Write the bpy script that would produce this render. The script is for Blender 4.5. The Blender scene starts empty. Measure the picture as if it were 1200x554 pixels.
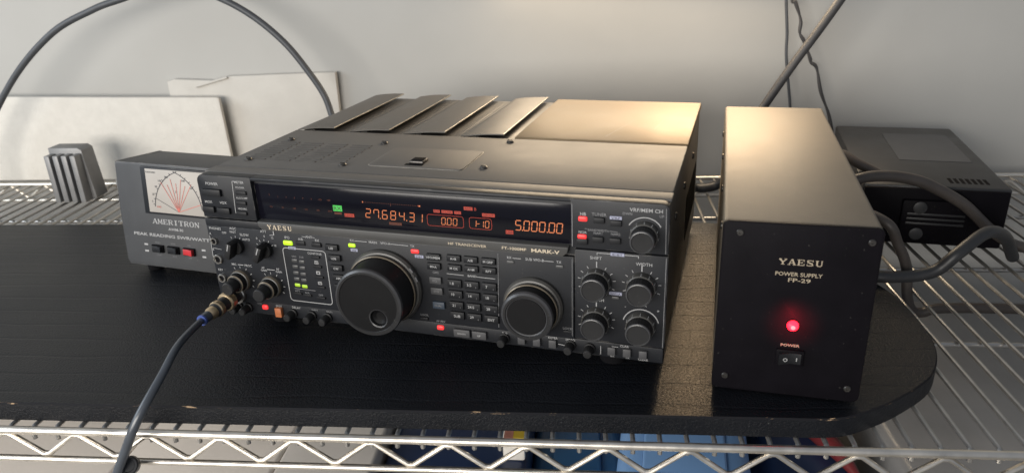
import bpy, bmesh, math, random
from mathutils import Vector, Matrix, Euler
random.seed(7)
scene = bpy.context.scene
col = scene.collection
R = math.radians

# ------------------------------------------------------------------ materials
def mat(name, base, rough=0.5, metal=0.0, bump=None, var=0.0, var_scale=30.0, emit=None, estr=1.0,
        rvar=0.0, spec=0.5, coat=0.0, stretch=None, wear=0.0, dust=0.0, dust_col=(0.35, 0.33, 0.3)):
    m = bpy.data.materials.new(name); m.use_nodes = True
    nt = m.node_tree; N = nt.nodes; L = nt.links
    b = N['Principled BSDF']
    b.inputs['Base Color'].default_value = (*base, 1)
    b.inputs['Roughness'].default_value = rough
    b.inputs['Metallic'].default_value = metal
    b.inputs['Specular IOR Level'].default_value = spec
    b.inputs['Coat Weight'].default_value = coat
    tc = N.new('ShaderNodeTexCoord')
    src = tc.outputs['Object']
    if stretch:
        mp = N.new('ShaderNodeMapping'); mp.inputs['Scale'].default_value = stretch
        L.new(src, mp.inputs['Vector']); src = mp.outputs['Vector']
    colout = None
    if var:
        n = N.new('ShaderNodeTexNoise'); n.inputs['Scale'].default_value = var_scale; n.inputs['Detail'].default_value = 5
        L.new(src, n.inputs['Vector'])
        r = N.new('ShaderNodeValToRGB')
        r.color_ramp.elements[0].position = 0.3; r.color_ramp.elements[1].position = 0.7
        r.color_ramp.elements[0].color = (*[c * (1 - var) for c in base], 1)
        r.color_ramp.elements[1].color = (*[min(1, c * (1 + var)) for c in base], 1)
        L.new(n.outputs['Fac'], r.inputs['Fac']); colout = r.outputs['Color']
        if rvar:
            mr = N.new('ShaderNodeMapRange')
            mr.inputs['From Min'].default_value = 0.3; mr.inputs['From Max'].default_value = 0.7
            mr.inputs['To Min'].default_value = max(0.02, rough - rvar); mr.inputs['To Max'].default_value = min(1, rough + rvar)
            L.new(n.outputs['Fac'], mr.inputs['Value']); L.new(mr.outputs['Result'], b.inputs['Roughness'])
    if dust:
        n2 = N.new('ShaderNodeTexNoise'); n2.inputs['Scale'].default_value = 420; n2.inputs['Detail'].default_value = 2
        L.new(tc.outputs['Object'], n2.inputs['Vector'])
        r2 = N.new('ShaderNodeValToRGB'); r2.color_ramp.elements[0].position = 0.70; r2.color_ramp.elements[1].position = 0.78
        L.new(n2.outputs['Fac'], r2.inputs['Fac'])
        mu = N.new('ShaderNodeMath'); mu.operation = 'MULTIPLY'; mu.inputs[1].default_value = dust
        L.new(r2.outputs['Color'], mu.inputs[0])
        mx = N.new('ShaderNodeMix'); mx.data_type = 'RGBA'
        L.new(mu.outputs[0], mx.inputs['Factor'])
        if colout is not None: L.new(colout, mx.inputs['A'])
        else: mx.inputs['A'].default_value = (*base, 1)
        mx.inputs['B'].default_value = (*dust_col, 1); colout = mx.outputs['Result']
    if wear:   # paint rubbed off along sharp edges
        ge = N.new('ShaderNodeNewGeometry'); bv = N.new('ShaderNodeBevel'); bv.samples = 4; bv.inputs['Radius'].default_value = 0.0012
        dt = N.new('ShaderNodeVectorMath'); dt.operation = 'DOT_PRODUCT'
        L.new(ge.outputs['Normal'], dt.inputs[0]); L.new(bv.outputs['Normal'], dt.inputs[1])
        e1 = N.new('ShaderNodeMapRange'); e1.inputs['From Min'].default_value = 0.97; e1.inputs['From Max'].default_value = 0.86
        L.new(dt.outputs['Value'], e1.inputs['Value'])
        n3 = N.new('ShaderNodeTexNoise'); n3.inputs['Scale'].default_value = 75; n3.inputs['Detail'].default_value = 6
        L.new(tc.outputs['Object'], n3.inputs['Vector'])
        e2 = N.new('ShaderNodeMapRange'); e2.inputs['From Min'].default_value = 0.50; e2.inputs['From Max'].default_value = 0.66
        L.new(n3.outputs['Fac'], e2.inputs['Value'])
        m1 = N.new('ShaderNodeMath'); m1.operation = 'MULTIPLY'; L.new(e1.outputs['Result'], m1.inputs[0]); L.new(e2.outputs['Result'], m1.inputs[1])
        m2 = N.new('ShaderNodeMath'); m2.operation = 'MULTIPLY'; m2.inputs[1].default_value = wear; m2.use_clamp = True; L.new(m1.outputs[0], m2.inputs[0])
        mw = N.new('ShaderNodeMix'); mw.data_type = 'RGBA'; L.new(m2.outputs[0], mw.inputs['Factor'])
        if colout is not None: L.new(colout, mw.inputs['A'])
        else: mw.inputs['A'].default_value = (*base, 1)
        mw.inputs['B'].default_value = (0.36, 0.34, 0.31, 1); colout = mw.outputs['Result']
    if colout is not None: L.new(colout, b.inputs['Base Color'])
    if bump:
        n = N.new('ShaderNodeTexNoise'); n.inputs['Scale'].default_value = bump[0]; n.inputs['Detail'].default_value = 4
        L.new(src, n.inputs['Vector'])
        bp = N.new('ShaderNodeBump'); bp.inputs['Strength'].default_value = bump[1]; bp.inputs['Distance'].default_value = bump[2]
        L.new(n.outputs['Fac'], bp.inputs['Height']); L.new(bp.outputs['Normal'], b.inputs['Normal'])
    if emit:
        b.inputs['Emission Color'].default_value = (*emit, 1); b.inputs['Emission Strength'].default_value = estr
    return m

M = {}
M['cover'] = mat('cover_paint_lit', (0.078, 0.074, 0.069), 0.57, metal=0.0, bump=(1500, 0.25, 0.0004), var=0.10, var_scale=45, rvar=0.025, dust=0.16, wear=0.12)  # lighter copy of the case paint, wall reflection on top put into colour
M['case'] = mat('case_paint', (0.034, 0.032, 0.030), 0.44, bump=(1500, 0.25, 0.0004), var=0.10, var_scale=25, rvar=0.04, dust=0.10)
M['bezel'] = mat('bezel_plastic', (0.0115, 0.0125, 0.0150), 0.46, bump=(1800, 0.12, 0.0003), var=0.12, var_scale=40, dust=0.10, spec=0.28, wear=0.45)
M['panel'] = mat('panel_plastic', (0.0088, 0.0100, 0.0122), 0.5, bump=(2000, 0.12, 0.0003), var=0.15, var_scale=40, dust=0.10, spec=0.25)
M['trim'] = mat('trim_strip', (0.050, 0.049, 0.047), 0.45, var=0.08, var_scale=60)
M['rear'] = mat('rear_panel_gold_sheen', (0.105, 0.072, 0.034), 0.54, metal=0.35, bump=(900, 0.2, 0.0004), var=0.10, var_scale=30, rvar=0.025, dust=0.10)  # gold of the lamp sheen is tinted into this base colour
M['fin'] = mat('fin_paint', (0.076, 0.069, 0.060), 0.46, metal=0.1, bump=(900, 0.15, 0.0004), var=0.10, var_scale=18, rvar=0.05)
M['edge'] = mat('worn_metal_edge', (0.34, 0.32, 0.28), 0.35, metal=0.7, var=0.3, var_scale=120)
M['dark'] = mat('dark_void', (0.004, 0.004, 0.005), 0.9, var=0.1, spec=0.1)
M['glass'] = mat('display_glass', (0.004, 0.004, 0.007), 0.12, var=0.2, var_scale=10, spec=0.25)
M['knob'] = mat('knob_rubber', (0.013, 0.013, 0.0135), 0.48, bump=(2500, 0.1, 0.0002), var=0.12, var_scale=60, dust=0.12, spec=0.25)
M['knobface'] = mat('knob_face', (0.005, 0.005, 0.0055), 0.45, bump=(1500, 0.05, 0.0002), var=0.12, var_scale=60, dust=0.06, spec=0.15)
M['knobedge'] = mat('knob_edge', (0.04, 0.04, 0.042), 0.3, var=0.2, var_scale=80)
M['ring'] = mat('tan_ring', (0.20, 0.165, 0.12), 0.38, metal=0.5, var=0.15, var_scale=90)
M['skirt'] = mat('knob_skirt', (0.050, 0.048, 0.044), 0.42, var=0.15, var_scale=90)
M['button'] = mat('button_plastic', (0.008, 0.0085, 0.010), 0.5, var=0.12, var_scale=90, spec=0.3)
M['greybtn'] = mat('grey_button', (0.050, 0.050, 0.052), 0.5, var=0.12, var_scale=90)
M['bluebtn'] = mat('blue_grey_button', (0.030, 0.042, 0.060), 0.5, var=0.12, var_scale=90)
M['white'] = mat('white_print', (0.31, 0.31, 0.31), 0.6, var=0.08, var_scale=200)
M['dim'] = mat('dim_print', (0.15, 0.15, 0.155), 0.6, var=0.1, var_scale=200)
M['gold'] = mat('gold_print', (0.32, 0.265, 0.19), 0.5, var=0.08, var_scale=200)
M['goldtrim'] = mat('gold_trim_print', (0.50, 0.42, 0.31), 0.5, var=0.08, var_scale=200)
M['orangeprint'] = mat('orange_print', (0.5, 0.20, 0.06), 0.5, var=0.08, var_scale=200)
M['lilac'] = mat('lilac_tag', (0.30, 0.31, 0.40), 0.55, var=0.06, var_scale=200)
M['screw'] = mat('screw_steel', (0.07, 0.066, 0.062), 0.38, metal=0.8, var=0.2, var_scale=300)
M['steel'] = mat('nickel', (0.55, 0.52, 0.47), 0.28, metal=1.0, var=0.15, var_scale=200)
M['brass'] = mat('connector_brass', (0.50, 0.39, 0.25), 0.36, metal=0.85, var=0.2, var_scale=160)
M['chrome'] = mat('chrome_wire', (0.76, 0.71, 0.63), 0.33, metal=1.0, bump=(300, 0.05, 0.0004), var=0.12, var_scale=60, rvar=0.06)
M['wire'] = mat('zinc_wire', (0.40, 0.39, 0.37), 0.34, metal=0.9, var=0.15, var_scale=60)
def emat(n, base, e, s): return mat(n, base, 0.4, emit=e, estr=s, var=0.1, var_scale=300)
M['digit'] = emat('digit_orange', (0.1, 0.02, 0.0), (1.0, 0.30, 0.12), 0.72)
M['icon'] = emat('icon_red', (0.1, 0.01, 0.0), (1.0, 0.09, 0.06), 0.34)
M['dimicon'] = emat('icon_dim', (0.05, 0.01, 0.0), (0.8, 0.12, 0.08), 0.05)
M['icongreen'] = emat('icon_green', (0.0, 0.1, 0.0), (0.15, 1.0, 0.2), 0.45)
M['icondark'] = mat('icon_cutout', (0.02, 0.004, 0.004), 0.5, var=0.1)
M['ledgreen'] = emat('led_yellow_green', (0.2, 0.3, 0.0), (0.55, 0.95, 0.03), 0.85)
M['ledgreen2'] = emat('led_green_dim', (0.2, 0.3, 0.0), (0.45, 0.75, 0.08), 0.45)
M['ledred'] = emat('led_red', (0.4, 0.01, 0.01), (1.0, 0.05, 0.05), 0.9)
M['ledoff'] = mat('led_off', (0.055, 0.055, 0.055), 0.4, var=0.1, var_scale=200)
M['orangebtn'] = mat('orange_button', (0.40, 0.13, 0.05), 0.45, var=0.12, var_scale=200)
M['psu'] = mat('psu_paint_sheen', (0.135, 0.117, 0.092), 0.58, metal=0.15, bump=(1300, 0.3, 0.0005), var=0.10, var_scale=40, rvar=0.025, dust=0.16, wear=0.5)  # warm lamp sheen on the top is painted into the case colour
M['psufront'] = mat('psu_front', (0.0052, 0.0046, 0.0060), 0.45, bump=(1500, 0.15, 0.0003), var=0.15, var_scale=40, dust=0.10, spec=0.04)
M['psuled'] = emat('psu_led', (0.3, 0.005, 0.01), (1.0, 0.008, 0.018), 9.0)
M['psuled2'] = emat('psu_led_hot', (0.3, 0.05, 0.05), (1.0, 0.05, 0.05), 9.0)
M['meter'] = mat('meter_case', (0.040, 0.041, 0.043), 0.5, bump=(1500, 0.25, 0.0004), var=0.12, var_scale=40, dust=0.2, wear=0.8)
M['meterface'] = mat('meter_dial', (0.34, 0.315, 0.285), 0.5, var=0.06, var_scale=30)
M['meterink'] = mat('meter_ink', (0.03, 0.03, 0.04), 0.6, var=0.1)
M['meterred'] = mat('meter_red', (0.50, 0.13, 0.10), 0.6, var=0.1)
M['redswitch'] = mat('red_rocker', (0.40, 0.02, 0.025), 0.4, var=0.1, var_scale=100)
M['cable'] = mat('black_cable', (0.018, 0.019, 0.021), 0.45, var=0.12, var_scale=60, bump=(400, 0.1, 0.0003))
M['coax'] = mat('coax_jacket', (0.048, 0.052, 0.058), 0.5, var=0.12, var_scale=60)
M['greycable'] = mat('grey_cable', (0.045, 0.043, 0.043), 0.55, var=0.12, var_scale=60)
M['browncable'] = mat('brown_grey_cable', (0.050, 0.042, 0.037), 0.5, var=0.12, var_scale=60)
M['miccable'] = mat('mic_cable', (0.050, 0.058, 0.070), 0.30, var=0.12, var_scale=60)
M['bluetape'] = mat('blue_band', (0.05, 0.08, 0.26), 0.4, var=0.1, var_scale=100)
M['foam'] = mat('white_foam', (0.57, 0.545, 0.495), 0.85, bump=(260, 0.25, 0.002), var=0.04, var_scale=60)
M['foam2'] = mat('white_foam_rear', (0.50, 0.478, 0.435), 0.85, bump=(120, 0.2, 0.002), var=0.04, var_scale=30)
M['bench'] = mat('bench_supply_paint', (0.014, 0.0145, 0.016), 0.42, bump=(900, 0.2, 0.0004), var=0.12, var_scale=30, rvar=0.05, dust=0.15)
M['label'] = mat('grey_sticker', (0.034, 0.036, 0.041), 0.4, var=0.12, var_scale=70)
M['cream'] = mat('cream_box', (0.90, 0.84, 0.77), 0.75, var=0.05, var_scale=14, bump=(60, 0.1, 0.001))
M['greybox'] = mat('grey_box', (0.66, 0.63, 0.59), 0.7, var=0.1, var_scale=14)
M['navy'] = mat('navy_plastic', (0.015, 0.028, 0.07), 0.35, var=0.3, var_scale=9)
M['teal'] = mat('blue_lid_plastic', (0.02, 0.07, 0.15), 0.35, var=0.3, var_scale=9)
M['skyblue'] = mat('light_blue_plastic', (0.17, 0.32, 0.58), 0.4, var=0.12, var_scale=9)
M['redbag'] = mat('red_plastic', (0.12, 0.018, 0.02), 0.4, var=0.2, var_scale=20)
M['yellow'] = mat('yellow_print', (0.55, 0.40, 0.04), 0.5, var=0.1, var_scale=40)
M['pink'] = mat('pink_print', (0.50, 0.22, 0.17), 0.5, var=0.3, var_scale=60)
M['slate'] = mat('slate_plastic', (0.20, 0.20, 0.20), 0.32, var=0.2, var_scale=9)
M['finsgrey'] = mat('heatsink_grey', (0.20, 0.20, 0.20), 0.5, metal=0.4, var=0.15, var_scale=30)
M['wall'] = mat('painted_wall', (0.395, 0.388, 0.364), 0.8, bump=(45, 0.07, 0.004), var=0.05, var_scale=4.5)
M['floor'] = mat('floor_grey', (0.30, 0.29, 0.27), 0.7, var=0.12, var_scale=6)

def board_material():
    m = bpy.data.materials.new('black_painted_board'); m.use_nodes = True
    nt = m.node_tree; N = nt.nodes; L = nt.links; b = N['Principled BSDF']; b.inputs['Specular IOR Level'].default_value = 0.24
    tc = N.new('ShaderNodeTexCoord')
    def noise(scale, detail=4, st=None, dist=0.0):
        n = N.new('ShaderNodeTexNoise'); n.inputs['Scale'].default_value = scale; n.inputs['Detail'].default_value = detail
        n.inputs['Distortion'].default_value = dist
        if st:
            mp = N.new('ShaderNodeMapping'); mp.inputs['Scale'].default_value = st
            L.new(tc.outputs['Object'], mp.inputs['Vector']); L.new(mp.outputs['Vector'], n.inputs['Vector'])
        else: L.new(tc.outputs['Object'], n.inputs['Vector'])
        return n
    cloud = noise(9, 6)
    cr = N.new('ShaderNodeValToRGB')
    cr.color_ramp.elements[0].position = 0.3; cr.color_ramp.elements[0].color = (0.0035, 0.0042, 0.0060, 1)
    cr.color_ramp.elements[1].position = 0.75; cr.color_ramp.elements[1].color = (0.0075, 0.0085, 0.0110, 1)
    L.new(cloud.outputs['Fac'], cr.inputs['Fac'])
    speck = noise(170, 2)
    sr = N.new('ShaderNodeValToRGB'); sr.color_ramp.elements[0].position = 0.745; sr.color_ramp.elements[1].position = 0.79
    L.new(speck.outputs['Fac'], sr.inputs['Fac'])
    mx = N.new('ShaderNodeMix'); mx.data_type = 'RGBA'; mx.inputs['B'].default_value = (0.10, 0.10, 0.095, 1)
    L.new(cr.outputs['Color'], mx.inputs['A']); L.new(sr.outputs['Color'], mx.inputs['Factor'])
    L.new(mx.outputs['Result'], b.inputs['Base Color'])
    rr = N.new('ShaderNodeMapRange'); rr.inputs['To Min'].default_value = 0.34; rr.inputs['To Max'].default_value = 0.52
    L.new(cloud.outputs['Fac'], rr.inputs['Value']); L.new(rr.outputs['Result'], b.inputs['Roughness'])
    peel = noise(520, 5, dist=0.6)
    grain = noise(1.0, 5, (5, 70, 60))
    b1 = N.new('ShaderNodeBump'); b1.inputs['Strength'].default_value = 0.6; b1.inputs['Distance'].default_value = 0.0012
    L.new(peel.outputs['Fac'], b1.inputs['Height'])
    b2 = N.new('ShaderNodeBump'); b2.inputs['Strength'].default_value = 0.30; b2.inputs['Distance'].default_value = 0.0016
    L.new(grain.outputs['Fac'], b2.inputs['Height']); L.new(b1.outputs['Normal'], b2.inputs['Normal'])
    wv = N.new('ShaderNodeTexWave'); wv.wave_type = 'BANDS'; wv.bands_direction = 'Y'
    wv.inputs['Scale'].default_value = 11; wv.inputs['Distortion'].default_value = 2.2; wv.inputs['Detail'].default_value = 3; wv.inputs['Detail Scale'].default_value = 1.5
    mp = N.new('ShaderNodeMapping'); mp.inputs['Scale'].default_value = (0.35, 1, 1)
    L.new(tc.outputs['Object'], mp.inputs['Vector']); L.new(mp.outputs['Vector'], wv.inputs['Vector'])
    wr = N.new('ShaderNodeValToRGB'); wr.color_ramp.elements[0].position = 0.0; wr.color_ramp.elements[1].position = 0.05
    L.new(wv.outputs['Fac'], wr.inputs['Fac'])
    b3 = N.new('ShaderNodeBump'); b3.inputs['Strength'].default_value = 0.26; b3.inputs['Distance'].default_value = 0.0012
    L.new(wr.outputs['Color'], b3.inputs['Height']); L.new(b2.outputs['Normal'], b3.inputs['Normal'])
    L.new(b3.outputs['Normal'], b.inputs['Normal'])
    return m
M['board'] = board_material()
def chip_material():
    m = bpy.data.materials.new('chipped_board_edge'); m.use_nodes = True
    nt = m.node_tree; N = nt.nodes; L = nt.links; b = N['Principled BSDF']
    tc = N.new('ShaderNodeTexCoord')
    mp = N.new('ShaderNodeMapping'); mp.inputs['Scale'].default_value = (48, 90, 300)
    n = N.new('ShaderNodeTexNoise'); n.inputs['Scale'].default_value = 1.0; n.inputs['Detail'].default_value = 6; n.inputs['Roughness'].default_value = 0.7
    L.new(tc.outputs['Object'], mp.inputs['Vector']); L.new(mp.outputs['Vector'], n.inputs['Vector'])
    r = N.new('ShaderNodeValToRGB')
    r.color_ramp.elements[0].position = 0.595; r.color_ramp.elements[0].color = (0.008, 0.008, 0.010, 1)
    r.color_ramp.elements[1].position = 0.65; r.color_ramp.elements[1].color = (0.36, 0.25, 0.15, 1)
    L.new(n.outputs['Fac'], r.inputs['Fac']); L.new(r.outputs['Color'], b.inputs['Base Color'])
    b.inputs['Roughness'].default_value = 0.8; b.inputs['Specular IOR Level'].default_value = 0.2
    return m
M['chip'] = chip_material()

# ------------------------------------------------------------------ mesh builder
_tc = {}
def glyphs(s, bold):
    k = (s, bold)
    if k in _tc: return _tc[k]
    cu = bpy.data.curves.new('t', 'FONT'); cu.body = s; cu.size = 1.0; cu.resolution_u = 2; cu.offset = bold
    o = bpy.data.objects.new('t', cu); col.objects.link(o)
    dg = bpy.context.evaluated_depsgraph_get(); dg.update()
    me = bpy.data.meshes.new_from_object(o.evaluated_get(dg))
    vs = [(v.co.x, v.co.y) for v in me.vertices]; fs = [tuple(p.vertices) for p in me.polygons]
    bpy.data.objects.remove(o); bpy.data.curves.remove(cu); bpy.data.meshes.remove(me)
    if not vs: vs = [(0, 0)]
    x0 = min(v[0] for v in vs); x1 = max(v[0] for v in vs)
    _tc[k] = (vs, fs, x0, x1); return _tc[k]

SLAB = {  # strokes x0,y0,x1,y1,width on a unit cell
 'Y': [(.02,.95,.5,.45,.2),(.98,.95,.5,.45,.13),(.5,.5,.5,0,.22),(-.06,.96,.32,.96,.09),(.68,.96,1.06,.96,.09),(.26,.05,.74,.05,.09)],
 'A': [(.1,.0,.48,1,.11),(.9,0,.52,1,.22),(.22,.33,.8,.33,.09),(-.06,.05,.32,.05,.09),(.64,.05,1.08,.05,.09)],
 'E': [(.22,0,.22,1,.22),(.0,.95,.92,.95,.1),(.0,.05,.94,.05,.1),(.2,.5,.66,.5,.1),(.9,.98,.9,.68,.09),(.93,.02,.93,.34,.09),(.66,.36,.66,.64,.08)],
 'S': [(.12,.74,.2,.92,.18),(.16,.94,.8,.94,.11),(.86,1,.86,.68,.08),(.14,.68,.84,.36,.22),(.86,.3,.8,.08,.18),(.8,.06,.2,.06,.11),(.12,0,.12,.32,.08)],
 'U': [(.2,.96,.2,.2,.22),(.2,.18,.42,.05,.16),(.42,.05,.68,.06,.12),(.68,.06,.82,.22,.12),(.82,.2,.82,.96,.12),(0,.95,.42,.95,.09),(.70,.95,.95,.95,.09)],
 'M': [(.12,0,.12,1,.14),(.14,1,.5,.2,.16),(.5,.2,.86,1,.1),(.86,0,.86,1,.2),(-.05,.05,.3,.05,.09),(.66,.05,1.05,.05,.09)],
 'R': [(.2,0,.2,1,.22),(.2,.94,.72,.94,.11),(.82,.92,.82,.56,.2),(.2,.5,.74,.5,.11),(.55,.5,.9,.03,.2),(0,.05,.42,.05,.09),(.74,.05,1.05,.05,.09),(0,.95,.2,.95,.1)],
 'I': [(.5,0,.5,1,.26),(.2,.05,.8,.05,.09),(.2,.95,.8,.95,.09)],
 'T': [(.5,0,.5,1,.24),(.02,.95,.98,.95,.1),(.05,1,.05,.68,.08),(.95,1,.95,.68,.08),(.24,.05,.76,.05,.09)],
 'O': [(.16,.2,.16,.8,.22),(.16,.8,.36,.95,.14),(.34,.95,.68,.95,.1),(.68,.95,.86,.8,.14),(.86,.8,.86,.2,.22),(.86,.2,.68,.05,.14),(.68,.05,.34,.05,.1),(.34,.05,.16,.2,.14)],
 'N': [(.14,0,.14,1,.12),(.14,1,.86,0,.22),(.86,0,.86,1,.12),(-.04,.05,.32,.05,.09),(.68,.95,1.04,.95,.09)],
}
class MB:
    def __init__(s): s.bm = bmesh.new(); s.nz = 0
    def _f(s, vs, m):
        try:
            f = s.bm.faces.new(vs); f.material_index = m; return f
        except ValueError: return None
    def box(s, x0, x1, y0, y1, z0, z1, m=0, bev=0.0, seg=2, mtx=None, bm_=None):
        x0, x1 = sorted((x0, x1)); y0, y1 = sorted((y0, y1)); z0, z1 = sorted((z0, z1))
        t = bmesh.new()
        bmesh.ops.create_cube(t, size=1.0)
        for v in t.verts: v.co = Vector(((x0+x1)/2 + v.co.x*(x1-x0), (y0+y1)/2 + v.co.y*(y1-y0), (z0+z1)/2 + v.co.z*(z1-z0)))
        if bev: bmesh.ops.bevel(t, geom=t.edges[:], offset=bev, segments=seg, profile=0.5, affect='EDGES')
        s.merge(t, m, mtx); t.free()
    def merge(s, t, m=None, mtx=None):
        mp = {}
        for v in t.verts: mp[v] = s.bm.verts.new(mtx @ v.co if mtx else v.co)
        for f in t.faces:
            g = s._f([mp[v] for v in f.verts], f.material_index if m is None else m)
    def lathe(s, prof, o, ax=(0,-1,0), m=0, seg=32, ms=None, cap0=False, cap1=True, knurl=None):
        """prof: list of (radius, distance along ax)."""
        ax = Vector(ax).normalized(); o = Vector(o)
        a = ax.orthogonal().normalized(); b = ax.cross(a)
        rings = []
        for i, (r, d) in enumerate(prof):
            if r < 1e-7: rings.append([s.bm.verts.new(o + ax*d)]); continue
            ring = []
            for k in range(seg):
                rr = r
                if knurl and i in knurl[0]: rr = r * (1 - (knurl[1] if k % 2 else 0))
                t = 2*math.pi*k/seg
                ring.append(s.bm.verts.new(o + ax*d + (a*math.cos(t) + b*math.sin(t))*rr))
            rings.append(ring)
        for i in range(len(rings)-1):
            A, B = rings[i], rings[i+1]; mm = ms[i] if ms else m
            for k in range(seg):
                k2 = (k+1) % seg
                if len(A) > 1 and len(B) > 1: s._f([A[k], A[k2], B[k2], B[k]], mm)
                elif len(A) > 1: s._f([A[k], A[k2], B[0]], mm)
                elif len(B) > 1: s._f([A[0], B[k2], B[k]], mm)
        if cap0 and len(rings[0]) > 1: s._f(rings[0][::-1], ms[0] if ms else m)
        if cap1 and len(rings[-1]) > 1: s._f(rings[-1], ms[-1] if ms else m)
    def tube(s, pts, r, m=0, seg=10, cap=True):
        pts = [Vector(p) for p in pts]; n = len(pts); prev = None; rings = []
        for i, p in enumerate(pts):
            t = (pts[min(i+1, n-1)] - pts[max(i-1, 0)]).normalized()
            if prev is None: a = t.orthogonal().normalized()
            else: a = (prev - t*prev.dot(t)).normalized()
            prev = a; b = t.cross(a); rr = r[i] if isinstance(r, (list, tuple)) else r
            rings.append([s.bm.verts.new(p + (a*math.cos(2*math.pi*k/seg) + b*math.sin(2*math.pi*k/seg))*rr) for k in range(seg)])
        for A, B in zip(rings, rings[1:]):
            for k in range(seg): s._f([A[k], A[(k+1) % seg], B[(k+1) % seg], B[k]], m)
        if cap: s._f(rings[0][::-1], m); s._f(rings[-1], m)
    def prism(s, pts, y0, y1, m=0, plane='xz', bev=0.0):
        """extrude a 2-D outline; plane xz -> depth along y, plane xy -> depth along z."""
        t = bmesh.new()
        def P(p, d): return Vector((p[0], d, p[1])) if plane == 'xz' else Vector((p[0], p[1], d))
        A = [t.verts.new(P(p, y0)) for p in pts]; B = [t.verts.new(P(p, y1)) for p in pts]
        t.faces.new(A); t.faces.new(B[::-1]); n = len(pts)
        for k in range(n): t.faces.new([A[k], B[k], B[(k+1) % n], A[(k+1) % n]])
        bmesh.ops.recalc_face_normals(t, faces=t.faces[:])
        if bev:
            es = [e for e in t.edges if (e.verts[0] in A) == (e.verts[1] in A)]
            bmesh.ops.bevel(t, geom=es, offset=bev, segments=2, profile=0.5, affect='EDGES')
        s.merge(t, m); t.free()
    def quad(s, a, b, c, d, m=0): s._f([s.bm.verts.new(Vector(p)) for p in (a, b, c, d)], m)
    def line(s, u0, v0, u1, v1, w, y, m=0):
        s.nz += 1; y = y - 0.000004*(s.nz % 12)
        dx, dz = u1-u0, v1-v0; l = math.hypot(dx, dz) or 1e-9; nx, nz = -dz/l*w/2, dx/l*w/2
        s.quad((u0-nx, y, v0-nz), (u1-nx, y, v1-nz), (u1+nx, y, v1+nz), (u0+nx, y, v0+nz), m)
    def rect(s, u0, u1, v0, v1, y, m=0): s.quad((u0, y, v0), (u1, y, v0), (u1, y, v1), (u0, y, v1), m)
    def text(s, t, u, v, h, y, m=0, al='c', bold=0.0, sx=1.0, w=None):
        vs, fs, x0, x1 = glyphs(t, bold); k = h/0.72; kx = k*sx
        if w: kx = w/max(1e-6, x1-x0)
        off = {'c': (x0+x1)/2, 'l': x0, 'r': x1}[al]
        vv = [s.bm.verts.new(Vector((u + (a-off)*kx, y, v - h/2 + b*k))) for a, b in vs]
        for f in fs: s._f([vv[i] for i in f], m)
    def slab(s, t, u0, u1, vb, h, y, m=0, gap=0.22):
        n = len(t); cw = (u1-u0)/(n + gap*(n-1))
        for i, ch in enumerate(t):
            o = u0 + i*cw*(1+gap)
            for (a, b, c, d, w) in SLAB[ch]:
                ww = w*(cw if abs(d-b) > abs(c-a) else h)
                s.line(o+a*cw, vb+b*h, o+c*cw, vb+d*h, ww, y, m)
    def build(s, name, mats, parent=None, smooth=35):
        me = bpy.data.meshes.new(name)
        s.bm.normal_update(); s.bm.to_mesh(me); s.bm.free()
        for k in (mats if isinstance(mats, (list, tuple)) else [mats]): me.materials.append(M[k])
        if smooth:
            me.polygons.foreach_set('use_smooth', [True]*len(me.polygons))
            me.set_sharp_from_angle(angle=R(smooth))
        o = bpy.data.objects.new(name, me); col.objects.link(o)
        if parent: o.parent = parent
        return o
def tag(o, label, cat, group=None, kind=None):
    if label: o['label'] = label
    if cat: o['category'] = cat
    if group: o['group'] = group
    if kind: o['kind'] = kind
    return o
def thing(name, label, cat, loc=(0,0,0), rot=(0,0,0), group=None):
    o = bpy.data.objects.new(name, None); o.empty_display_size = 0.02; col.objects.link(o)
    o.location = loc; o.rotation_euler = rot
    return tag(o, label, cat, group)
def spline(pts, n=10):
    P = [Vector(p) for p in pts]; out = []
    P = [P[0]*2-P[1]] + P + [P[-1]*2-P[-2]]
    for i in range(1, len(P)-2):
        for k in range(n):
            t = k/n; a, b, c, d = P[i-1:i+3]
            out.append(0.5*((2*b) + (c-a)*t + (2*a-5*b+4*c-d)*t*t + (3*b-a-3*c+d)*t**3))
    out.append(P[-2]); return out
def cable(name, pts, r, m, label, cat='cable', group=None, n=10):
    b = MB(); b.tube(spline(pts, n), r, 0, 12)
    return tag(b.build(name, m), label, cat, group)

# ------------------------------------------------------------------ setting
def plane_struct(name, verts, m):
    b = MB(); b.quad(*verts, 0); return tag(b.build(name, m, smooth=0), None, None, kind='structure')
plane_struct('wall', [(-3, 0.545, -1.2), (4, 0.545, -1.2), (4, 0.545, 1.6), (-3, 0.545, 1.6)], 'wall')
plane_struct('floor', [(-3, -2.5, -0.75), (4, -2.5, -0.75), (4, 0.545, -0.75), (-3, 0.545, -0.75)], 'floor')

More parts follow.
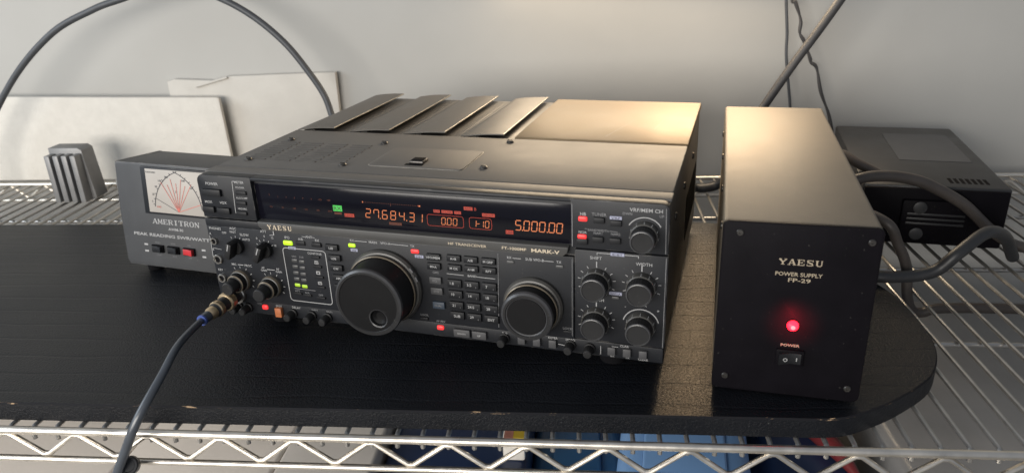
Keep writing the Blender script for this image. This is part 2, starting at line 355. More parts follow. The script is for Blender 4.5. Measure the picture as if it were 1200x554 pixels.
# ------------------------------------------------------------------ board
def make_board():
    front, back, T = -0.1285, 0.2685, 0.0163
    rim = spline([(0.478, front, 0), (0.522, -0.1275, 0), (0.553, -0.1145, 0), (0.583, -0.0945, 0), (0.612, -0.0685, 0),
           (0.630, -0.036, 0), (0.6380, 0.000, 0), (0.639, 0.050, 0), (0.632, 0.090, 0), (0.612, 0.135, 0), (0.580, 0.190, 0), (0.545, 0.236, 0), (0.510, 0.2605, 0), (0.470, back, 0)], 5)
    out = [(-0.78, front)] + [(p.x, p.y) for p in rim] + [(-0.78, back)]
    t = bmesh.new()
    A = [t.verts.new((x, y, 0)) for x, y in out]; B = [t.verts.new((x, y, -T)) for x, y in out]
    t.faces.new(A); t.faces.new(B[::-1]); n = len(out)
    for k in range(n): t.faces.new([A[k], B[k], B[(k+1) % n], A[(k+1) % n]])
    bmesh.ops.recalc_face_normals(t, faces=t.faces[:])
    es = [e for e in t.edges if e.verts[0] in A and e.verts[1] in A]
    r = bmesh.ops.bevel(t, geom=es, offset=0.0011, segments=1, affect='EDGES')
    for f in r['faces']: f.material_index = 1
    b = MB(); b.merge(t); t.free()
    o = b.build('shelf_board', ['board', 'chip'], smooth=20)
    return tag(o, 'black painted wooden board with rounded right end and chipped front edge on wire shelf', 'board')
make_board()

# ------------------------------------------------------------------ wire shelf
shelf = thing('wire_shelf', 'chrome wire shelf with zigzag front rail under the black board', 'shelf', (0, 0, 0))
def rod(name, p0, p1, r, m='chrome'):
    b = MB(); b.tube([p0, p1], r, 0, 12); return b.build(name, m, shelf)
XL, XR = -0.80, 1.02
FY = -0.1405
rod('front_rail', (XL, FY, -0.0155), (XR, FY, -0.0195), 0.0033)
rod('front_rail', (XL, FY, -0.0435), (XR, FY, -0.0465), 0.0027)
def zigzag(y, zt, zb, name, sl=0.0):
    b = MB(); pts = []; k0 = int((XL+0.0034)/0.06)-1
    for k in range(k0, 18):
        xp = -0.0045 + 0.06*k
        if xp < XL or xp > XR-0.03: continue
        dz = -0.0026*(xp/0.6)
        for q in (-0.0026, 0.0026): pts.append((xp+q, y, zt+dz))
        for q in (-0.0026, 0.0026): pts.append((xp+0.03+q, y, zb+dz))
    b.tube(pts, 0.0022, 0, 10); return b.build(name, 'chrome', shelf)
zigzag(FY, -0.0205, -0.0395, 'zigzag_truss')
RY = 0.492
rod('rear_rail', (XL, RY, -0.0165), (XR, RY, -0.0165), 0.0032)
rod('rear_rail', (XL, RY, -0.0440), (XR, RY, -0.0440), 0.0027)
zigzag(RY, -0.0215, -0.0405, 'zigzag_truss')
for y in (0.02, 0.18, 0.34): rod('support_rod', (XL, y, -0.0235), (XR, y, -0.0235), 0.0026, 'wire')
b = MB()
pts = [(0, RY+0.0, -0.0186), (0, -0.1325, -0.0186), (0, -0.1348, -0.0200), (0, -0.1355, -0.0225), (0, -0.1355, -0.0285)]
b.tube(pts, 0.0019, 0, 8)
w0 = b.build('cross_wire', 'wire', shelf)
xs = [0.0148 + 0.02*k for k in range(-40, 50)]
xs = [x for x in xs if XL < x < XR]
w0.location.x = xs[0]
for x in xs[1:]:
    c = w0.copy(); col.objects.link(c); c.parent = shelf; c.location.x = x

# ------------------------------------------------------------------ transceiver
YAW = -0.2116
HZ = 0.016
rad = thing('radio_transceiver', 'large black radio transceiver with lit orange frequency display and many knobs', 'radio', (0, 0, 0), (0, 0, YAW))
W, H, D = 0.410, 0.135, 0.347
def U(b):  # lift by the height of the feet
    for v in b.bm.verts: v.co.z += HZ
    return b
def rb(b, name, mats, parent=rad, smooth=35): return U(b).build(name, mats, parent, smooth)

# chassis
b = MB()
b.box(0.0022, W-0.0022, 0.014, 0.336, 0.0, 0.1325, 0, 0.002)
for yy in (0.07, 0.15, 0.25):      # side screws
    b.lathe([(0.0035, 0), (0.0035, 0.0012), (0.0022, 0.002), (0, 0.002)], (W-0.0023, yy, 0.10), (1, 0, 0), 1, 12)
    b.lathe([(0.0035, 0), (0.0035, 0.0012), (0.0022, 0.002), (0, 0.002)], (0.0023, yy, 0.10), (-1, 0, 0), 1, 12)
for k in range(16): b.box(W-0.0024, W-0.0016, 0.19+k*0.008, 0.193+k*0.008, 0.03, 0.075, 2)
rb(b, 'chassis', ['case', 'screw', 'dark'])
for (x, y) in ((0.045, 0.03), (0.365, 0.03), (0.045, 0.30), (0.365, 0.30)):
    b = MB(); b.lathe([(0.011, -0.0158), (0.0125, -0.004), (0.0125, 0.0006)], (x, y, 0), (0, 0, 1), 0, 20, cap0=True)
    rb(b, 'foot', 'dark')

# front panel -------------------------------------------------------
b = MB()
b.box(0.0008, W-0.0008, 0.0045, 0.0138, 0.001, 0.1335, 0, 0.001)      # backing plate
def rr(u0, u1, v0, v1, r, n=4, corners=(1, 1, 1, 1)):
    pts = []
    for i, (cx, cz, a0) in enumerate(((u1-r, v1-r, 0), (u0+r, v1-r, 90), (u0+r, v0+r, 180), (u1-r, v0+r, 270))):
        if corners[i]:
            for k in range(n+1):
                a = R(a0+90*k/n); pts.append((cx+r*math.cos(a), cz+r*math.sin(a)))
        else: pts.append(((u1, v1), (u0, v1), (u0, v0), (u1, v0))[i])
    return pts
# upper left block, upper right block, top lip
b.prism(rr(0, 0.0555, 0.0952, 0.1350, 0.006, corners=(0, 1, 0, 0)), 0.0, 0.0108, 0, bev=0.0012)
b.prism(rr(0.3362, W, 0.0952, 0.1350, 0.006, corners=(1, 0, 0, 0)), 0.0, 0.0108, 0, bev=0.0012)
b.box(0.0540, 0.3380, 0.0003, 0.0106, 0.1316, 0.1349, 0, 0.0012)
b.box(0.0556, 0.3361, 0.0050, 0.0108, 0.1290, 0.1317, 0, 0.0004)
# lower panel in three plates with hairline joints
b.box(0, 0.0570, 0.0005, 0.0108, 0.0870, 0.0940, 0, 0.0004)
b.box(0, 0.3384, 0.0004, 0.0108, 0.0146, 0.0872, 0, 0.0009)
b.box(0.3388, W, 0.0004, 0.0108, 0.0158, 0.0940, 0, 0.0009)
b.box(0.0010, W-0.0010, 0.0030, 0.0108, 0.0004, 0.0140, 0, 0.0012)
Y0 = -0.00025                      # ink plane
Y1 = 0.0026
T = lambda s, u, v, h=0.0021, m=2, **k: b.text(s, u, v, h*1.2, k.pop('y', Y0), m, bold=.008, **k)
L_ = lambda u0, v0, u1, v1, w=0.0005, m=2, y=Y0: b.line(u0, v0, u1, v1, w, y, m)
for a in [('POWER', .0155, .1274, .0022), ('MOX', .0085, .1103, .0020), ('VOX', .0238, .1103, .0020), ('METER', .0442, .1303, .0019),
          ('ALC/COMP', .0442, .1160, .0014), ('VDD/MIC', .0428, .1060, .0014), ('PO/SWR', .0442, .1255, .0014)]: T(*a)
L_(.0372, .1308, .0350, .1018); L_(.0372, .1308, .0395, .1308); L_(.0350, .1018, .0375, .1018)
T('PHONES', .0095, .0850, .0020); T('A', .0032, .0795, .0018); T('B', .0030, .0640, .0018); T('KEY', .0065, .0440, .0018); T('MIC', .0085, .0255, .0018)
L_(.0020, .0775, .0012, .0560); L_(.0030, .0655, .0120, .0645, .0004)
T('AGC', .0285, .0865, .0020); T('FAST', .0280, .0830, .0018); T('OFF', .0185, .0815, .0017); T('SLOW', .0395, .0812, .0020); T('AUTO', .0405, .0768, .0017)
T('ATT', .0600, .0862, .0020); T('6', .0602, .0818, .0017); T('0', .0520, .0790, .0017); T('12', .0683, .0808, .0017); T('18', .0700, .0735, .0017)
T('MIC', .0225, .0510, .0018); T('PROC', .0375, .0510, .0018); L_(.0265, .0510, .0325, .0510, .0006)
T('AF', .0530, .0505, .0017); T('GAIN', .0535, .0480, .0016); T('RF', .0685, .0505, .0017); T('GAIN', .0690, .0480, .0016); L_(.0570, .0492, .0650, .0492, .0006)
L_(.0700, .0945, .0705, .0835, .0008); L_(.0705, .0835, .0660, .0830, .0005)
Y0 = 0.00012
T('IPO', .0832, .0822, .0020); T('A/B', .0965, .0818, .0019); T('ANT', .1050, .0845, .0019); T('RX', .1130, .0820, .0019); L_(.0985, .0845, .1020, .0845, .0004); L_(.1080, .0845, .1115, .0845, .0004)
# framed filter group
def frame(u0, u1, v0, v1, r, w, m, y):
    p = rr(u0, u1, v0, v1, r)
    for q0, q1 in zip(p, p[1:]+p[:1]): b.line(*q0, *q1, w, y, m)
frame(.0768, .1192, .0205, .0722, .003, .0007, 2, Y0)
T('VFO', .0870, .0645, .0015, m=3); T('SUB', .0945, .0645, .0015, m=3); T('CONTOUR', .1085, .0692, .0017)
L_(.0828, .0332, .1040, .0330, .0005, 3); T('ATT', .0850, .0306, .0016, m=3); T('N/A', .0950, .0298, .0016, m=3); T('OFF', .1085, .0290, .0016, m=3)
b.box(.1090-.0018, .1090+.0018, Y0-.0001, Y0+.001, .0594, .0622, 2); T('W', .1090, .0608, .0018, m=4, y=Y0-.0003)
b.box(.1092-.0018, .1092+.0018, Y0-.0001, Y0+.001, .0494, .0522, 2); b.rect(.1084, .1100, .0501, .0515, Y0-.0003, 4)
b.box(.1094-.0018, .1094+.0018, Y0-.0001, Y0+.001, .0394, .0422, 2); T('N', .1094, .0408, .0018, m=4, y=Y0-.0003)
# main VFO legends
T('RX', .1470, .0850, .0018); L_(.1495, .0849, .1610, .0849, .0005); T('MAIN', .1665, .0849, .0019); T('VFO-A', .1780, .0849, .0019); L_(.1830, .0849, .1990, .0847, .0005); T('TX', .2025, .0846, .0018)
T('RX', .2862, .0822, .0018); L_(.2890, .0821, .2960, .0821, .0005); T('SUB VFO-B', .3070, .0822, .0019); L_(.3150, .0821, .3225, .0821, .0005); T('TX', .3265, .0820, .0018)
T('GMS', .2215, .0626, .0017, m=3); L_(.2315, .0628, .2465, .0626, .0005); T('BAND', .2535, .0626, .0017); L_(.2575, .0624, .2735, .0622, .0005)
T('LOCK', .2078, .0214, .0017, m=3); T('AF REV', .2225, .0170, .0016, m=3); T('LOCK', .3330, .0242, .0018, m=3)
L_(.2770, .0850, .2745, .0180, .0004, 3)
L_(.3372, .0860, .3368, .0180, .0004, 3)
Y0 = -0.00025
# right hand legends
T('SHIFT', .3558, .0885, .0022); T('WIDTH', .3922, .0866, .0022); L_(.3566, .0928, .3880, .0928, .0005); L_(.3566, .0928, .3566, .0910, .0005); L_(.3880, .0928, .3880, .0910, .0005)
T('NOTCH', .3560, .0530, .0021); T('CLAR', .3910, .0524, .0021); T('-', .3790, .0500, .0022); T('+', .4040, .0486, .0022)
def ticks(cu, cv, r0, r1, angs, w=.0005, m=2):
    for a in angs: L_(cu+r0*math.cos(R(a)), cv+r0*math.sin(R(a)), cu+r1*math.cos(R(a)), cv+r1*math.sin(R(a)), w, m)
for (cu, cv) in ((.3563, .0680), (.3908, .0680), (.3563, .0345)):
    ticks(cu, cv, .0128, .0150, [-20, 10, 35, 60, 120, 145, 170, 200]); ticks(cu, cv, .0125, .0175, [90], .0008)
def arc(cu, cv, r, a0, a1, w, n=16):
    for k in range(n):
        p, q = R(a0+(a1-a0)*k/n), R(a0+(a1-a0)*(k+1)/n)
        L_(cu+r*math.cos(p), cv+r*math.sin(p), cu+r*math.cos(q), cv+r*math.sin(q), w)
arc(.3911, .0345, .0140, 15, 165, .0007)
ticks(.0283, .0364, .0112, .0132, [-30, 0, 30, 60, 90, 120], .0005); ticks(.0600, .0335, .0112, .0132, [-30, 0, 30, 60, 90, 120], .0005)
ticks(.0296, .0696, .0080, .0098, [60, 90, 120], .0005); ticks(.0592, .0689, .0080, .0098, [30, 60, 90, 120, 150], .0005)
T('NB', .3458, .1236, .0021); T('TUNER', .3580, .1240, .0021, m=3); T('VRF/MEM CH', .3925, .1296, .0024, w=.024); T('DWN', .3790, .1262, .0017, m=3); T('UP', .4040, .1258, .0017, m=3)
arc(.3920, .1105, .0135, 30, 150, .0007)
L_(.3470, .1118, .3490, .1118, .0004, 3); T('BANDWIDTH', .3575, .1112, .0016, m=3); L_(.3660, .1113, .3720, .1110, .0004, 3)
T('NOR', .3455, .1088, .0017); T('NAR1', .3572, .1090, .0017, m=3); T('NAR2', .3705, .1092, .0017, m=3)
L_(.3374, .1310, .3374, .0965, .0006, 3); L_(.4070, .1320, .4078, .0965, .0005, 3); L_(.4085, .0930, .4085, .0170, .0005, 3)
# bottom strip legends
Y0 = Y1
T('VOX', .0400, .0112, .0015, m=3); T('SPOT', .0605, .0112, .0016); T('DELAY', .0790, .0118, .0018); T('GAIN', .0980, .0118, .0016, m=3); T('BKIN', .1130, .0116, .0016, m=3)
T('SUB', .2785, .0112, .0017); T('KEYER', .3200, .0125, .0017); T('SPEED', .3345, .0125, .0018); L_(.3250, .0090, .3305, .0085, .0005); L_(.3600, .0120, .3600, .0045, .0005)
L_(.3690, .0128, .3740, .0128, .0004); T('CLAR', .3785, .0126, .0017); T('RX', .3690, .0024, .0015); T('TX', .3810, .0024, .0015); T('CLEAR', .3935, .0024, .0016)
front = rb(b, 'front_panel', ['bezel', 'panel', 'white', 'dim', 'panel'])
front['label'] = 'black moulded front panel printed with small white legends'

# lilac tags printed on panel
for (u, v, w, s) in ((.0865, .0724, .0075, 'EDSP'), (.1478, .0760, .0066, 'VRF'), (.2078, .0756, .0078, 'IDBT'), (.3722, .0928, .0105, 'IDBT'), (.3712, .0600, .0100, 'CONTOUR'), (.3705, .1222, .0090, 'VRF')):
    b = MB(); y = 0.0006 if u < .338 else -.0002
    b.box(u-w/2, u+w/2, y-.0006, y+.001, v-.00125, v+.00125, 0, .0002, 1)
    b.text(s, u, v, .0016, y-.00075, 1, w=w*.75)
    rb(b, 'legend_tag', ['lilac', 'panel'])

# trim strip with lettering
b = MB()
b.prism([(.0572, .0945), (.0575, .0912), (.0612, .0878), (.3300, .0878), (.3338, .0912), (.3345, .0950), (.3345, .0958), (.0572, .0958)], -0.0022, 0.0080, 0, bev=.0007)
b.slab('YAESU', .0670, .0910, .0897, .0041, -.0024, 1, gap=.34)
b.text('HF TRANSCEIVER', .2520, .0911, .0023, -.0024, 1, w=.0325)
b.text('FT-1000MP', .2912, .0913, .0024, -.0024, 1, w=.0200, bold=.01)
b.text('MARK-V', .3165, .0913, .0030, -.0024, 1, w=.0225, bold=.02)
rb(b, 'trim_strip', ['trim', 'goldtrim'])

# display --------------------------------------------------------
b = MB()
b.box(.0560, .3358, .0040, .0075, .0962, .1288, 0, .0003)
win = rb(b, 'display_window', ['glass'])
win['label'] = 'dark glossy display window with orange and red digits'
b = MB(); YD = .0036
SEG = {'0': 'abcdef', '1': 'bc', '2': 'abged', '3': 'abgcd', '4': 'fgbc', '5': 'afgcd', '6': 'afgedc', '7': 'abcf', '8': 'abcdefg', '-': 'g'}
def digit(ch, u, v, w, h, t=.00062, m=0):
    sl = 0.10
    def X(a, z): return u + (a-.5)*w + sl*(z-.5)*h
    g = .06
    S = {'a': (0, 1, 1, 1), 'g': (0, .5, 1, .5), 'd': (0, 0, 1, 0), 'f': (0, .5, 0, 1), 'e': (0, 0, 0, .5), 'b': (1, .5, 1, 1), 'c': (1, 0, 1, .5)}
    for k in SEG[ch]:
        x0, z0, x1, z1 = S[k]
        if x0 != x1: x0 += g; x1 -= g
        else: z0 += g*.8; z1 -= g*.8
        b.line(X(x0, z0), v+(z0-.5)*h, X(x1, z1), v+(z1-.5)*h, t, YD, m)
for ch, u, v in (('2', .1634, .1094), ('7', .1708, .1092), ('6', .1786, .1091), ('8', .1862, .1090), ('4', .1940, .1088), ('3', .2028, .1086), ('1', .2100, .1084)):
    digit(ch, u, v, .0043, .0074)
for u in (.1741, .1980): b.rect(u-.0004, u+.0004, .1050, .1058, YD, 0)
for ch, u in zip('500000', (.2935, .3003, .3066, .3129, .3205, .3266)): digit(ch, u, .1088, .0043, .0080, .0007)
for u in (.2968, .3168): b.rect(u-.0004, u+.0004, .1044, .1053, YD, 0)
for ch, u in zip('000', (.2306, .2356, .2406)): digit(ch, u, .1074, .0032, .0058, .0005)
b.rect(.2328, .2334, .1044, .1050, YD, 0)
for ch, u in (('1', .2570), ('-', .2600), ('1', .2632), ('0', .2678)): digit(ch, u, .1074, .0030, .0056, .0005)
def frame2(u0, u1, v0, v1, r, w, m):
    p = rr(u0, u1, v0, v1, r)
    for q0, q1 in zip(p, p[1:]+p[:1]): b.line(*q0, *q1, w, YD, m)
frame2(.2165, .2478, .1028, .1124, .002, .00032, 1); frame2(.2528, .2715, .1030, .1124, .002, .00032, 1)
def icon(u0, u1, v0, v1, m, s=None):
    b.rect(u0, u1, v0, v1, YD, m)
    if s: b.text(s, (u0+u1)/2, (v0+v1)/2, (v1-v0)*.62, YD-.0001, 4, w=(u1-u0)*.82)
icon(.1308, .1392, .1090, .1142, 2, 'RX'); b.rect(.1315, .1385, .1062, .1080, YD, 5)
icon(.1410, .1500, .1046, .1076, 1, 'LOCK'); icon(.1818, .1932, .1006, .1030, 3, 'SPLIT')
for u0, u1, s in ((.2225, .2280, 'RX'), (.2295, .2390, 'CLAR'), (.2405, .2462, 'TX')): icon(u0, u1, .1143, .1168, 1, s)
icon(.2488, .2562, .1183, .1211, 1, 'ANT'); b.text('B', .2585, .1197, .0026, YD, 1)
icon(.2640, .2745, .1139, .1167, 1, 'GROUP'); icon(.2830, .2892, .1008, .1040, 1, 'USB')
b.text('+', .2720, .1066, .0012, YD, 1)
for k in range(31): b.rect(.1602+k*.00162, .1607+k*.00162, .1186, .1192, YD, 5)
b.rect(.1845, .1850, .1170, .1196, YD, 3); b.rect(.1590, .1597, .1183, .1196, YD, 0); b.rect(.2098, .2112, .1183, .1194, YD, 0); b.rect(.2090, .2094, .1185, .1194, YD, 1)
for k, s in enumerate(('S', '1', '3', '5', '7', '9', '+20', '+60')): b.text(s, .0700+k*.0082, .1183+(.0012 if k == 0 else 0), .0016, YD, 5)
for k, s in enumerate(('PO', '50', '100', '150', '200', 'SWR')): b.text(s, .0700+k*.0115, .1085, .0015, YD, 5)
rb(b, 'display_readout', ['digit', 'icon', 'icongreen', 'dimicon', 'icondark', 'dimicon'], win, 0)

# buttons --------------------------------------------------------
def button(u, v, w, h, s=None, mt='button', txt='white', d=.0028, y=0.0006, th=None, name='button', sub=None, bev=.0004):
    b = MB(); b.box(u-w/2, u+w/2, y-d, y+.003, v-h/2, v+h/2, 0, bev, 2)
    if s: b.text(s, u if not sub else u-w*.16, v if not sub else v+h*.08, th or .0021, y-d-.0002, 1, bold=.012)
    if sub: b.text(sub, u+w*.30, v-h*.18, .0014, y-d-.0002, 2)
    return rb(b, name, [mt, txt, 'dim'])
YU = 0.0
button(.0148, .1196, .0190, .0062, y=YU, d=.0030, name='power_button'); button(.0084, .1036, .0118, .0055, y=YU); button(.0240, .1032, .0128, .0055, y=YU)
for u, v in ((.0448, .1208), (.0430, .1114), (.0418, .1018)): button(u, v, .0105, .0034, y=YU, d=.0018)
button(.1270, .0770, .0120, .0056, 'LSB'); button(.1283, .0674, .0120, .0056, 'USB'); button(.1292, .0580, .0115, .0056, 'CW'); button(.1300, .0488, .0115, .0056, 'AM')
button(.1305, .0396, .0115, .0056, 'FM')
for u, v, s in ((.2212, .0770, 'VFO/MEM'), (.2390, .0776, 'A>B'), (.2537, .0776, 'A/B'), (.2688, .0776, 'M GRP'), (.2210, .0688, 'M>A'), (.2390, .0690, 'M CK'), (.2538, .0694, 'A>M'), (.2690, .0694, 'RPT')):
    button(u, v, .0118, .0056, s, th=.0021)
button(.2213, .0560, .0104, .0060, 'RCL', 'greybtn', 'dim', th=.0018); button(.2218, .0462, .0104, .0060, 'STO', 'greybtn', 'dim', th=.0018); button(.2225, .0330, .0106, .0062, 'DUAL', 'bluebtn', 'dim', th=.0018)
KP = [['1.8', '3.5', '7'], ['10', '14', '18'], ['21', '24.5', '28'], ['SUB', '29', 'ENT']]
for r_ in range(4):
    for c_ in range(3):
        u = .2382+.0151*c_+.0002*r_; v = (.0548, .0448, .0346, .0252)[r_]
        button(u, v, .0122, .0070, KP[r_][c_], sub=str(r_*3+c_+1) if r_ < 3 else ('0' if c_ == 1 else None), th=.0024)
button(.2074, .0180, .0075, .0028, d=.0018)
button(.2407, .0074, .0145, .0070, 'DOWN', 'greybtn', 'white', y=Y1, th=.0016); button(.2564, .0074, .0125, .0070, 'UP', 'greybtn', 'white', y=Y1, th=.0018)
for u, v in ((.1090, .0660), (.1096, .0570), (.1098, .0468), (.1100, .0370), (.0852, .0282), (.0950, .0275), (.1088, .0264)): button(u, v, .0082, .0022, d=.0016, bev=.0002)
button(.0960, .0780, .0090, .0040, d=.0014); button(.1120, .0780, .0090, .0040, d=.0020)
for u, v in ((.3580, .1196), (.3708, .1182), (.3572, .1040), (.3703, .1040), (.3452, .1015)): button(u, v, .0082, .0046, y=YU, d=.0022)
for u in (.2935, .3066, .3200, .3685, .3808, .3935): button(u, .0078, .0062, .0072, None, 'greybtn', y=Y1, d=.0030)
button(.3330, .0212, .0070, .0024, d=.0014)
button(.0606, .0056, .0066, .0090, None, 'orangebtn', y=Y1, d=.0032, name='orange_button')
# leds
def led(u, v, w, h, m, y=0.0006, d=.0014, name='indicator_light'):
    b = MB(); b.box(u-w/2, u+w/2, y-d, y+.002, v-h/2, v+h/2, 0, min(w, h)*.28, 2); return rb(b, name, m)
led(.0832, .0770, .0094, .0044, 'ledgreen'); led(.1462, .0803, .0066, .0034, 'ledgreen'); led(.2044, .0800, .0072, .0036, 'ledred')
led(.2870, .0784, .0062, .0026, 'ledoff'); led(.3272, .0784, .0062, .0026, 'ledoff'); led(.3712, .0566, .0058, .0022, 'ledoff', y=0)
for r_ in range(5):
    for c_ in range(2): led(.0868+.0072*c_-.0002*r_, .0605-.0060*r_-.0006*c_, .0058, .0034, 'ledgreen2' if r_ == 4 else 'ledoff', d=.0008)
led(.3456, .1196, .0070, .0040, 'ledred', y=YU); led(.3450, .1052, .0070, .0036, 'ledred', y=YU)
led(.0455, .0084, .0058, .0046, 'ledred', y=Y1); led(.2206, .0094, .0062, .0040, 'ledred', y=Y1)

# knobs ----------------------------------------------------------
def small_knob(u, v, y=0.0, r=.0102, d=.0165, skirt=True):
    b = MB(); o = (u, y, v)
    b.lathe([(r+.0014, -.001), (r+.0014, .0012), (r+.0009, .0060), (r+.0001, .0066), (r+.0001, .0068)], o, (0, -1, 0), 1, 40, cap1=False)
    for k in range(9):
        a = R(-40+k*32.5); 
        p0 = Vector((u+(r+.0013)*math.cos(a), -.0022+y, v+(r+.0013)*math.sin(a)))
        p1 = Vector((u+(r+.0010)*math.cos(a), -.0056+y, v+(r+.0010)*math.sin(a)))
        b.tube([p0, p1], .00028, 2, 5)
    b.lathe([(r, .0064), (r-.0003, d-.0010), (r-.0010, d-.0002), (r-.0016, d), (r-.0022, d-.0004), (0, d-.0006)], o, (0, -1, 0), 0, 60, ms=[0, 3, 3, 0, 0], knurl=((0, 1), .025))
    return rb(b, 'knob', ['knob', 'skirt', 'white', 'knobedge'], smooth=28)
for u, v in ((.3563, .0680), (.3908, .0680), (.3563, .0345), (.3911, .0345)): small_knob(u, v)
small_knob(.3920, .1105, r=.0094)
# main dial
def dial(u, v, r, d, dimple, name):
    b = MB(); o = (u, 0.0, v)
    b.lathe([(r+.0035, -.001), (r+.0035, .003), (r+.0022, .0052), (r+.0008, .0056), (r+.0008, .0080)], o, (0, -1, 0), 1, 72, cap1=False)
    b.lathe([(r+.0004, .0078), (r+.0009, .0086), (r+.0009, .0098), (r+.0002, .0104)], o, (0, -1, 0), 2, 72, cap1=False)
    b.lathe([(r-.0004, .0100), (r-.0007, d*.72), (r, d-.0032), (r-.0006, d-.0012), (r-.0022, d), (r-.0040, d), (r-.0046, d-.0007)], o, (0, -1, 0), 0, 72,
            ms=[0, 0, 3, 3, 0, 0], cap1=False)
    fr = r-.0046
    if dimple:
        # face with a round finger well
        du, dv, dr = dimple; seg = 48
        n0 = [b.bm.verts.new((u+fr*math.cos(2*math.pi*k/seg), -(d-.0007), v+fr*math.sin(2*math.pi*k/seg))) for k in range(seg)]
        prof = [(dr*1.12, d-.0007), (dr, d-.0012), (dr*.85, d-.0034), (dr*.5, d-.0052), (0, d-.0056)]
        prev = n0
        for i, (q, dd) in enumerate(prof):
            if q == 0:
                c = b.bm.verts.new((u+du, -dd, v+dv))
                for k in range(seg): b._f([prev[k], prev[(k+1) % seg], c], 4)
            else:
                cur = [b.bm.verts.new((u+du+q*math.cos(2*math.pi*k/seg), -dd, v+dv+q*math.sin(2*math.pi*k/seg))) for k in range(seg)]
                for k in range(seg): b._f([prev[k], prev[(k+1) % seg], cur[(k+1) % seg], cur[k]], 3 if i == 1 else 4)
                prev = cur
        bmesh.ops.recalc_face_normals(b.bm, faces=b.bm.faces[:])
    else:
        b.lathe([(fr, d-.0007), (fr-.0008, d-.0012), (fr-.0012, d-.0008), (0, d-.0008)], o, (0, -1, 0), 4, 72, ms=[3, 4, 4])
    return rb(b, name, ['knob', 'skirt', 'ring', 'knobedge', 'knobface'], smooth=28)
dial(.1747, .0457, .0302, .0350, (.0078, -.0128, .0074), 'main_dial')
dial(.3052, .0425, .0213, .0225, None, 'sub_dial')
# grips cut in the ring around the main dial
b = MB()
for a in (35, 20): 
    b.box(-.0022, .0022, -.0062, -.0050, -.0007, .0007, 0, .0003, 1, Matrix.Translation((.1747+.0335*math.cos(R(a)), 0, .0457+.0335*math.sin(R(a)))) @ Matrix.Rotation(-R(a-90), 4, 'Y'))
rb(b, 'dial_mark', 'dim')
# concentric knobs (mic/proc, af/rf)
for u, v in ((.0283, .0364), (.0600, .0335)):
    b = MB(); o = (u, 0.0, v)
    b.lathe([(.0102, -.001), (.0102, .0030), (.0096, .0052), (.0088, .0056), (.0088, .0058)], o, m=1, seg=40, ms=[1, 2, 1, 1], cap1=False)
    b.lathe([(.0084, .0056), (.0084, .0110), (.0076, .0118), (.0066, .0120)], o, m=0, seg=40, ms=[0, 2, 0], cap1=False)
    b.lathe([(.0062, .0116), (.0060, .0215), (.0052, .0228), (0, .0230)], o, m=0, seg=36, ms=[0, 3, 0], knurl=((0, 1), .04))
    rb(b, 'concentric_knob', ['knob', 'skirt', 'ring', 'knobedge'], smooth=28)
# bar knobs (agc, att)
for u, v, tilt in ((.0296, .0696, 18), (.0592, .0689, 25)):
    b = MB(); o = (u, 0.0, v)
    b.lathe([(.0072, -.001), (.0072, .0040), (.0066, .0046)], o, m=0, seg=32)
    b.box(-.0030, .0030, -.0145, -.0042, -.0078, .0078, 0, .0012, 2, Matrix.Translation((u, 0, v)) @ Matrix.Rotation(R(tilt), 4, 'Y'))
    b.box(-.0004, .0004, -.0148, -.0144, .001, .0074, 1, 0, 1, Matrix.Translation((u, 0, v)) @ Matrix.Rotation(R(tilt), 4, 'Y'))
    rb(b, 'bar_knob', ['knob', 'white'])
# mini knobs on the bottom strip
for u, v in ((.0165, .0060), (.0270, .0060), (.0745, .0056), (.0945, .0056), (.1105, .0056), (.2780, .0068), (.3345, .0078), (.3505, .0070)):
    b = MB(); o = (u, Y1, v)
    b.lathe([(.0048, -.001), (.0048, .0016), (.0040, .0022), (.0036, .0100), (.0030, .0112), (0, .0114)], o, m=0, seg=24, ms=[0, 0, 0, 1, 0], knurl=((2, 3), .05))
    rb(b, 'trim_knob', ['knob', 'knobedge'], smooth=28)
# jacks
for u, v, r in ((.0060, .0724, .0034), (.0062, .0545, .0045), (.0066, .0355, .0042)):
    b = MB(); o = (u, 0.0, v)
    b.lathe([(r, -.0005), (r, .0014), (r*.92, .0018), (r*.70, .0018), (r*.62, .0012), (r*.58, .0002)], o, m=0, seg=28, cap1=False)
    b.lathe([(r*.60, .0004), (0, .0004)], o, m=1, seg=28)
    rb(b, 'jack', ['steel', 'dark'])
b = MB()
b.lathe([(.0092, -.001), (.0092, .0028), (.0084, .0036), (.0070, .0036)], (.0200, 0.0, .0205), m=0, seg=32)
rb(b, 'microphone_socket', ['steel'])

# top -----------------------------------------------------------
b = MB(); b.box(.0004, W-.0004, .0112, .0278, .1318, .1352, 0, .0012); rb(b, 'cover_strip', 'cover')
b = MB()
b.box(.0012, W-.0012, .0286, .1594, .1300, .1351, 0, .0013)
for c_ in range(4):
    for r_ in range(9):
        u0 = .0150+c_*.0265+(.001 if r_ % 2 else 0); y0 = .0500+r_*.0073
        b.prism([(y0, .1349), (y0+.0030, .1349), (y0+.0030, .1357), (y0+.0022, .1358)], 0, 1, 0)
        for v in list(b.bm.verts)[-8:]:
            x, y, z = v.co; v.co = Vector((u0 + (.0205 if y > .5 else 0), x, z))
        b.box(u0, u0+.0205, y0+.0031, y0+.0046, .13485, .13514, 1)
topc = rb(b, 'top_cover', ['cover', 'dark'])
for (u, y) in ((.2441, .1455), (.2463, .0615), (.0200, .0490), (.0205, .1195), (.1185, .0480), (.1230, .1220)):
    b = MB(); b.lathe([(.0036, 0), (.0036, .0009), (.0028, .0020), (.0014, .0024), (0, .0024)], (u, y, .1350), (0, 0, 1), 0, 16)
    b.box(u-.0022, u+.0022, y-.0004, y+.0004, .1373, .13752, 1)
    rb(b, 'screw', ['screw', 'dark'], topc)
b = MB()
